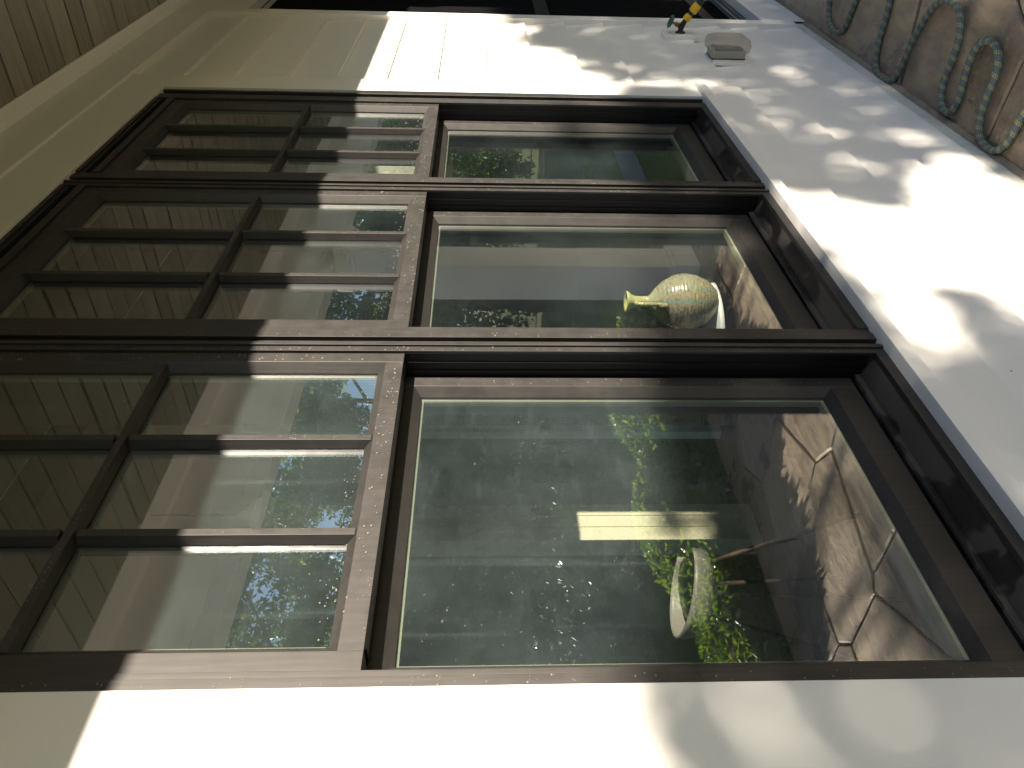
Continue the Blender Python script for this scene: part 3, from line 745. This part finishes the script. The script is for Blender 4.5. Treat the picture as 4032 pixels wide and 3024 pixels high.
# ================================================================== WATER DROPS on the frames
def drops():
    m = MB(); r3 = random.Random(3)
    def drop(x, y, z, r):
        if r3.random() < .35: return
        r *= .85
        seg = 6; vs = []; fs = []
        for i in range(3):
            ph = math.pi/2*i/2.6
            for j in range(seg):
                a = 2*math.pi*j/seg; vs.append((x+r*math.cos(ph)*math.cos(a), y-r*.75*math.sin(ph), z+r*math.cos(ph)*math.sin(a)))
        for i in range(2):
            for j in range(seg): fs.append((i*seg+j, i*seg+(j+1) % seg, (i+1)*seg+(j+1) % seg, (i+1)*seg+j))
        fs.append(tuple(range(2*seg, 3*seg))); m.add(vs, fs, True)
    for wi, (a, bn, cf, d, mun) in enumerate(wins):
        fx0, fx1 = S(bn, yF), S(cf, yF)
        for _ in range(150):       # check rail
            drop(r3.uniform(fx0+.03, fx1-.03), yU-.0002, r3.uniform(S(.138, yU), S(.168, yU)), r3.choice([.0006, .0008, .001, .0014, .002]))
        for _ in range(150): drop(S(a, yF)+r3.uniform(.002, .014), yF-.0002, r3.uniform(-.7, .9), r3.choice([.0007, .001, .0016]))
        for _ in range(110): drop(S(cf, yF)+r3.uniform(.001, .012), yF+.0007, r3.uniform(-.7, .9), r3.choice([.0008, .0012, .0018]))
        for _ in range(120): drop(fx1-r3.uniform(.003, .024), yU-.0002, r3.uniform(.2, .95), r3.choice([.0008, .0012, .0018, .0022]))
        for _ in range(110): drop(fx1-r3.uniform(.008, .028), yL-.0002, r3.uniform(-.65, .1), r3.choice([.0007, .001, .0015]))
        for _ in range(160):       # on glass near the edges
            zz = r3.uniform(.20, .90); drop(fx1-.035-abs(r3.gauss(0, .012)), yU+.018, zz, r3.choice([.0006, .0009, .0013]))
        for _ in range(120): drop(r3.uniform(fx0+.04, fx1-.04), yU+.018, .182+abs(r3.gauss(0, .010)), r3.choice([.0008, .0011, .0016]))
        for _ in range(60):
            drop(r3.uniform(fx0+.05, fx1-.05), yU+.018, S(.575, yU)+abs(r3.gauss(0, .012)), r3.choice([.0008, .0011, .002]))
            drop(r3.uniform(fx0+.01, fx1-.03), yU+.0015, S(.558, yU)+r3.uniform(-.005, .005), r3.choice([.0008, .0014]))
        for mx in mun:
            for _ in range(60): drop(S(mx, yU)+r3.uniform(-.005, .005), yU+.0018, r3.uniform(.2, .9), r3.choice([.0007, .001, .0014]))
    o = m.build('water_drops', MT['drop']); tag(o, 'fine water drops beaded over the bronze frames and panes', 'water drops', kind='stuff')
drops()

# ================================================================== PLANTS
def leaves_mesh(name, mat, C, size, parent=None, tone=None, loc=None, aspect=1.7, normals=None):
    n = len(C); C = np.asarray(C, float)
    d = rng.normal(size=(n, 3)) if normals is None else normals; d /= np.linalg.norm(d, axis=1, keepdims=True)
    h = rng.normal(size=(n, 3)); u = np.cross(d, h); u /= np.linalg.norm(u, axis=1, keepdims=True); w = np.cross(d, u)
    s = (size*rng.uniform(.6, 1.3, n))[:, None] if np.isscalar(size) else size[:, None]
    V = np.stack([C-u*s*aspect*.5, C+w*s*.36+d*s*.08, C+u*s*aspect*.5, C-w*s*.36+d*s*.08], 1).reshape(-1, 3)
    V[:, 2] += H
    if loc is not None: V -= np.array(loc)
    me = bpy.data.meshes.new(name); me.vertices.add(4*n); me.vertices.foreach_set('co', V.ravel())
    me.loops.add(4*n); me.loops.foreach_set('vertex_index', np.arange(4*n)); me.polygons.add(n)
    me.polygons.foreach_set('loop_start', np.arange(n)*4); me.update(calc_edges=True)
    t = rng.uniform(0, 1, n) if tone is None else tone
    a = me.attributes.new('tone', 'FLOAT', 'FACE'); a.data.foreach_set('value', t.astype(np.float32))
    me.materials.append(mat); o = bpy.data.objects.new(name, me); COL.objects.link(o)
    if parent: o.parent = parent
    elif loc is not None: o.location = loc
    return o
def trunk(parent, base, top, r, loc, crown_c=None, crown_r=None, nb=7, seed=0):
    rr = random.Random(seed); q = MB(); b = Vector(base); t = Vector(top)
    pts = [b.lerp(t, i/8)+Vector((rr.uniform(-.06, .06), rr.uniform(-.06, .06), 0))*(1 if 0 < i < 8 else 0)*3*r/.15 for i in range(9)]
    q.tube(pts, [r*(1.25-.95*i/8) for i in range(9)], 10)
    for k_ in range(nb):
        s = pts[rr.randint(3, 8)]; a = rr.uniform(0, 2*math.pi); L = (crown_r or 1.2)*rr.uniform(.6, .95)
        e = s+Vector((math.cos(a)*L, math.sin(a)*L, L*rr.uniform(.2, .9))); mid_ = s.lerp(e, .5)+Vector((rr.uniform(-.1, .1), rr.uniform(-.1, .1), -.08))*L
        q.tube([s, mid_, e], [r*.42, r*.26, r*.08], 7)
        for _ in range(3):
            s2 = mid_.lerp(e, rr.random()); e2 = s2+Vector((rr.gauss(0, 1), rr.gauss(0, 1), rr.gauss(.3, .8))).normalized()*L*.45
            q.tube([s2, e2], [r*.13, r*.04], 5)
    return q.build('trunk', MT['bark'], parent, loc=loc)
def tree(x, y, zc, r, rz, n, size, label, mat='leaf', tr=.12, clumps=26, seed=0, group='trees in the garden'):
    loc = (x, y, 0)
    t = empty('tree', loc, label, 'tree', group)
    g = np.random.default_rng(seed)
    cc = g.normal(size=(clumps, 3)); cc /= np.linalg.norm(cc, axis=1, keepdims=True); cc *= (g.uniform(.35, 1, clumps)**.6)[:, None]
    cc = cc*np.array([r, r, rz])+np.array([x, y, zc])
    cr = r*g.uniform(.22, .42, clumps); idx = g.integers(0, clumps, n)
    p = g.normal(size=(n, 3)); p /= np.linalg.norm(p, axis=1, keepdims=True); p *= (g.uniform(0, 1, n)**.45)[:, None]
    C = cc[idx]+p*cr[idx][:, None]*np.array([1, 1, .75])
    C = C[C[:, 2] > -1.45]
    trunk(t, (x, y, -1.5), (x+.2, y, zc+rz*.4), tr, loc, None, r, 9, seed)
    leaves_mesh('crown', MT[mat], C, size, t, loc=loc)
    return t
# trees that the panes mirror (all to the far side, beyond the patio)
T = [(9.6, -14.5, 4.4, 2.6, 3.0, 20000, .11, 'open tree above the hedge with sky between its leaves, mirrored in the nearest window'),
     (13.2, -15.0, 4.6, 2.8, 3.2, 20000, .11, 'open leafy tree above the far end of the hedge'),
     (17.2, -13.6, 3.6, 3.0, 3.4, 18000, .13, 'wide dark tree behind the mirrored garden trees'),
     (12.8, -7.0, 1.3, 2.0, 2.2, 9000, .09, 'broad green tree mirrored in the middle window'),
     (16.2, -6.4, 1.2, 2.4, 2.3, 16000, .09, 'full green tree mirrored in the far window'),
     (21.5, -7.8, 1.8, 3.0, 3.0, 18000, .11, 'spreading tree farthest along the garden'),
     (27.5, -8.6, 1.8, 3.2, 3.0, 14000, .13, 'large distant tree at the garden end')]
for i, (x, y, zc, r, rz, n, s, lab) in enumerate(T): tree(x, y, zc, r, rz, n, s, lab, 'leaf' if i % 2 == 0 else 'leafdark', .10+.02*i, 30, 20+i)
# shrubs whose gaps dapple the wall: leaves sit where the wall is in shade
PATCH = [(1.83, -.80), (1.779, -.934), (1.727, -1.04), (1.814, -1.146), (2.036, -1.216), (2.093, -1.347), (2.05, -1.47), (1.6, -1.50), (1.32, -1.42), (1.18, -1.25), (1.22, -1.09), (1.362, -.985), (1.30, -.93), (1.10, -.92), (1.05, -.86), (1.277, -.80), (1.503, -.74), (1.70, -.73)]
def inside(X, Z, poly):
    r = np.zeros(X.shape, bool)
    for (x1, z1), (x2, z2) in zip(poly, poly[1:]+poly[:1]):
        c = ((z1 > Z) != (z2 > Z)) & (X < (x2-x1)*(Z-z1)/(z2-z1+1e-12)+x1); r ^= c
    return r
def light(X, Z):
    Xw = X+.020*np.sin(Z*31+2*X)+.012*np.sin(Z*67+X*13); Zw = Z+.018*np.sin(X*29+Z*5)+.010*np.sin(X*61)
    L = .46*np.clip(.5+.9*(np.sin(X*6.3+2*np.sin(Z*9))*np.sin(Z*11+1.5*np.sin(X*5+1))), 0, 1)
    L = L*np.clip((3.05-X)/.35, .15, 1)
    L *= np.where((X < .9) & (Z < -.45), .55, 1)
    def ell(cx, cz, rx, rz_, v=1.0):
        nonlocal L
        L = np.maximum(L, v*(((Xw-cx)/rx)**2+((Zw-cz)/rz_)**2 < 1))
    edge = np.interp(Xw, [-1, .2, .40, .46, .75, 1.2, 2.0, 2.6, 2.8, 2.95, 3.08, 3.22, 3.30, 3.42, 3.55, 3.62, 3.75, 5], [-.20, -.20, -.22, -.18, -.28, -.34, -.42, -.50, -.46, -.38, -.40, -.26, -.16, -.18, -.30, -.10, -.08, -.05])
    L = np.maximum(L, (Z > edge+.02*np.sin(X*37)).astype(float))
    L = np.maximum(L, inside(Xw, Zw, PATCH).astype(float))
    ell(1.68, -.50, .17, .13)                       # reaches the vase
    ell(.15, -.75, .25, .2)
    ell(2.26, -1.32, .085, .050); ell(2.04, -1.09, .075, .045); ell(2.71, -.80, .11, .05); ell(2.58, -.90, .10, .035, .8); ell(2.74, -.62, .06, .12)
    ell(3.44, -.50, .10, .035, .8); ell(3.03, -.57, .10, .04, .6); ell(3.39, -.70, .06, .022, .4); ell(3.63, -1.16, .10, .035, .8); ell(3.66, -1.35, .08, .03, .8)
    ell(2.94, -1.16, .12, .04, .8); ell(2.53, -.97, .10, .035, .7); ell(2.44, -1.0, .06, .03, .85); ell(2.21, -.97, .06, .04, .85); ell(2.62, -1.28, .10, .03, .55); ell(2.35, -1.12, .12, .03, .6)
    ell(2.84, -.73, .09, .03, .7); ell(3.5, -.95, .07, .03, .4); ell(3.7, -.55, .08, .04, .7); ell(3.78, -.8, .09, .03, .7)
    L = L*(1-.55*((((X-2.40)/.10)**2+((Z+.30)/.09)**2) < 1))
    ell(.40, -.33, .06, .05, .75); ell(.40, -.47, .05, .03, .7); ell(.37, -.58, .03, .03, .6); ell(1.05, -.80, .10, .03, .6)
    return L
def shade_shrub(x0, x1, yc_, n, lab, seed):
    g = np.random.default_rng(seed); loc = ((x0+x1)/2, yc_, 0)
    X = g.uniform(x0, x1, n); Z = g.uniform(-2.45, .1, n); Y = yc_+g.normal(0, .28, n)
    L = light(X+g.normal(0, .022, n), Z+g.normal(0, .022, n))
    gap = (np.sin(X*9.1+3*np.sin(Z*7+seed))+np.sin(Z*13.7+2*np.sin(X*5.3))+.6*np.sin(X*23+Z*19)) > 1.55
    L = np.maximum(L, gap*.0)
    L = np.maximum(L, (Z < -1.64)*(np.sin(X*3.1+1)+np.sin(Z*6.0+X*2) > -1.25)*1.0)
    keep = g.uniform(0, 1, n) > np.clip(L*1.02, 0, 1)**.8
    X, Y, Z = X[keep], Y[keep], Z[keep]
    C = np.c_[X+SUN_SIDE*(-Y), Y, Z+SUN_SLOPE*(-Y)]
    t = empty('tree', loc, lab, 'tree', 'slender trees opposite the windows')
    leaves_mesh('crown', MT['leafdark'], C, .06, t, loc=loc)
    xm = (x0+x1)/2+SUN_SIDE*(-yc_)
    q = MB(); rr = random.Random(seed)
    for k_ in range(6):
        a = xm+rr.uniform(-.1, .1); q.tube([(a, yc_, -1.5), (xm+rr.uniform(-.4, .4), yc_, .6), (xm+rr.uniform(-.8, .8), yc_+rr.uniform(-.2, .2), 2.2)], [.045, .025, .008], 6)
    q.build('trunk', MT['bark'], t, loc=loc)
shade_shrub(-.9, 1.0, -9.6, 26000, 'slender dense tree far out opposite the nearest window', 31)
shade_shrub(.98, 2.6, -9.8, 24000, 'slender tree with wide gaps opposite the middle window', 32)
shade_shrub(2.58, 4.4, -9.6, 24000, 'slender tree opposite the far window and the garden tap', 33)
def hedge(x0, x1, y0, y1, z1, n, size, lab, seed):
    g = np.random.default_rng(seed); loc = ((x0+x1)/2, (y0+y1)/2, 0)
    t = empty('hedge', loc, lab, 'hedge', 'tall hedges across the garden')
    X = g.uniform(x0, x1, n); Y = g.uniform(y0, y1, n); top = z1*(1+0*X)+.12*np.sin(X*3.1)+.08*np.sin(X*7.7+Y*3)
    Z = -1.5+(top+1.5)*g.uniform(0, 1, n)**.8
    leaves_mesh('foliage', MT['leafhedge'], np.c_[X, Y, Z], size, t, loc=loc)
    q = MB(); rr = random.Random(seed); x = x0+.3
    while x < x1:
        q = MB(); hh = z1+1.5; q.tube([(x, (y0+y1)/2, -1.5), (x+rr.uniform(-.1, .1)*hh/3, (y0+y1)/2, -1.5+hh*.4), (x+rr.uniform(-.2, .2)*hh/3, (y0+y1)/2, -1.5+hh*.8)], [.016*hh, .012*hh, .005*hh], 7); q.build('trunk', MT['bark'], t, loc=loc); x += 1.1
hedge(5.6, 10.4, -10.2, -9.2, 1.5, 26000, .09, 'tall dark evergreen hedge mirrored in the nearest window', 51)
hedge(10.5, 15.4, -10.6, -9.4, 1.9, 24000, .10, 'taller dark hedge continuing behind the column', 52)
hedge(1.2, 7.5, -5.3, -4.5, -.88, 26000, .05, 'low clipped dark hedge across the grass, mirrored in the nearest pane', 53)
# low planting along the patio and the lawn strip
def cover(name, mat, x0, x1, y0, y1, zbase, hmax, n, size, label, cat, seed, mound=0):
    g = np.random.default_rng(seed); X = g.uniform(x0, x1, n); Y = g.uniform(y0, y1, n)
    hh = hmax*(.62+.38*np.abs(np.sin(X*2.3+seed)*np.cos(Y*3.1+X*.7)))
    hh = hh*np.clip((X-1.2)/1.8, .22, 1)
    Z = zbase+hh*g.uniform(0, 1, n)**.6
    o = leaves_mesh(name, MT[mat], np.c_[X, Y, Z], size, None, loc=((x0+x1)/2, (y0+y1)/2, 0)); tag(o, label, cat, kind='stuff'); return o
cover('ground_cover', 'leaf', -.5, 5.2, -3.02, -2.28, -1.53, .50, 70000, .038, 'dark low ground cover plants along the patio edge', 'ground cover', 41)
def grass(x0, x1, y0, y1, n, h, label, seed):
    g = np.random.default_rng(seed); C = np.c_[g.uniform(x0, x1, n), g.uniform(y0, y1, n), np.full(n, -1.5)]
    nn = g.normal(size=(n, 3)); nn[:, 2] *= .25
    w = np.cross(nn, [0, 0, 1.]); w /= np.linalg.norm(w, axis=1, keepdims=True)
    hh = (h*g.uniform(.6, 1.3, n))[:, None]; lean = g.normal(0, .25, (n, 2))
    tip = C+np.c_[lean*hh, hh[:, 0]]
    V = np.stack([C-w*.006, C+w*.006, tip], 1).reshape(-1, 3); V[:, 2] += H
    me = bpy.data.meshes.new('grass'); me.vertices.add(3*n); me.vertices.foreach_set('co', V.ravel()); me.loops.add(3*n); me.loops.foreach_set('vertex_index', np.arange(3*n))
    me.polygons.add(n); me.polygons.foreach_set('loop_start', np.arange(n)*3); me.update(calc_edges=True)
    a = me.attributes.new('tone', 'FLOAT', 'FACE'); a.data.foreach_set('value', g.uniform(0, 1, n).astype(np.float32)); me.materials.append(MT['grass'])
    o = bpy.data.objects.new('grass', me); COL.objects.link(o); tag(o, label, 'grass', kind='stuff')
grass(1, 10, -4.2, -3.02, 60000, .07, 'bright mown grass strip beyond the planting bed', 5)
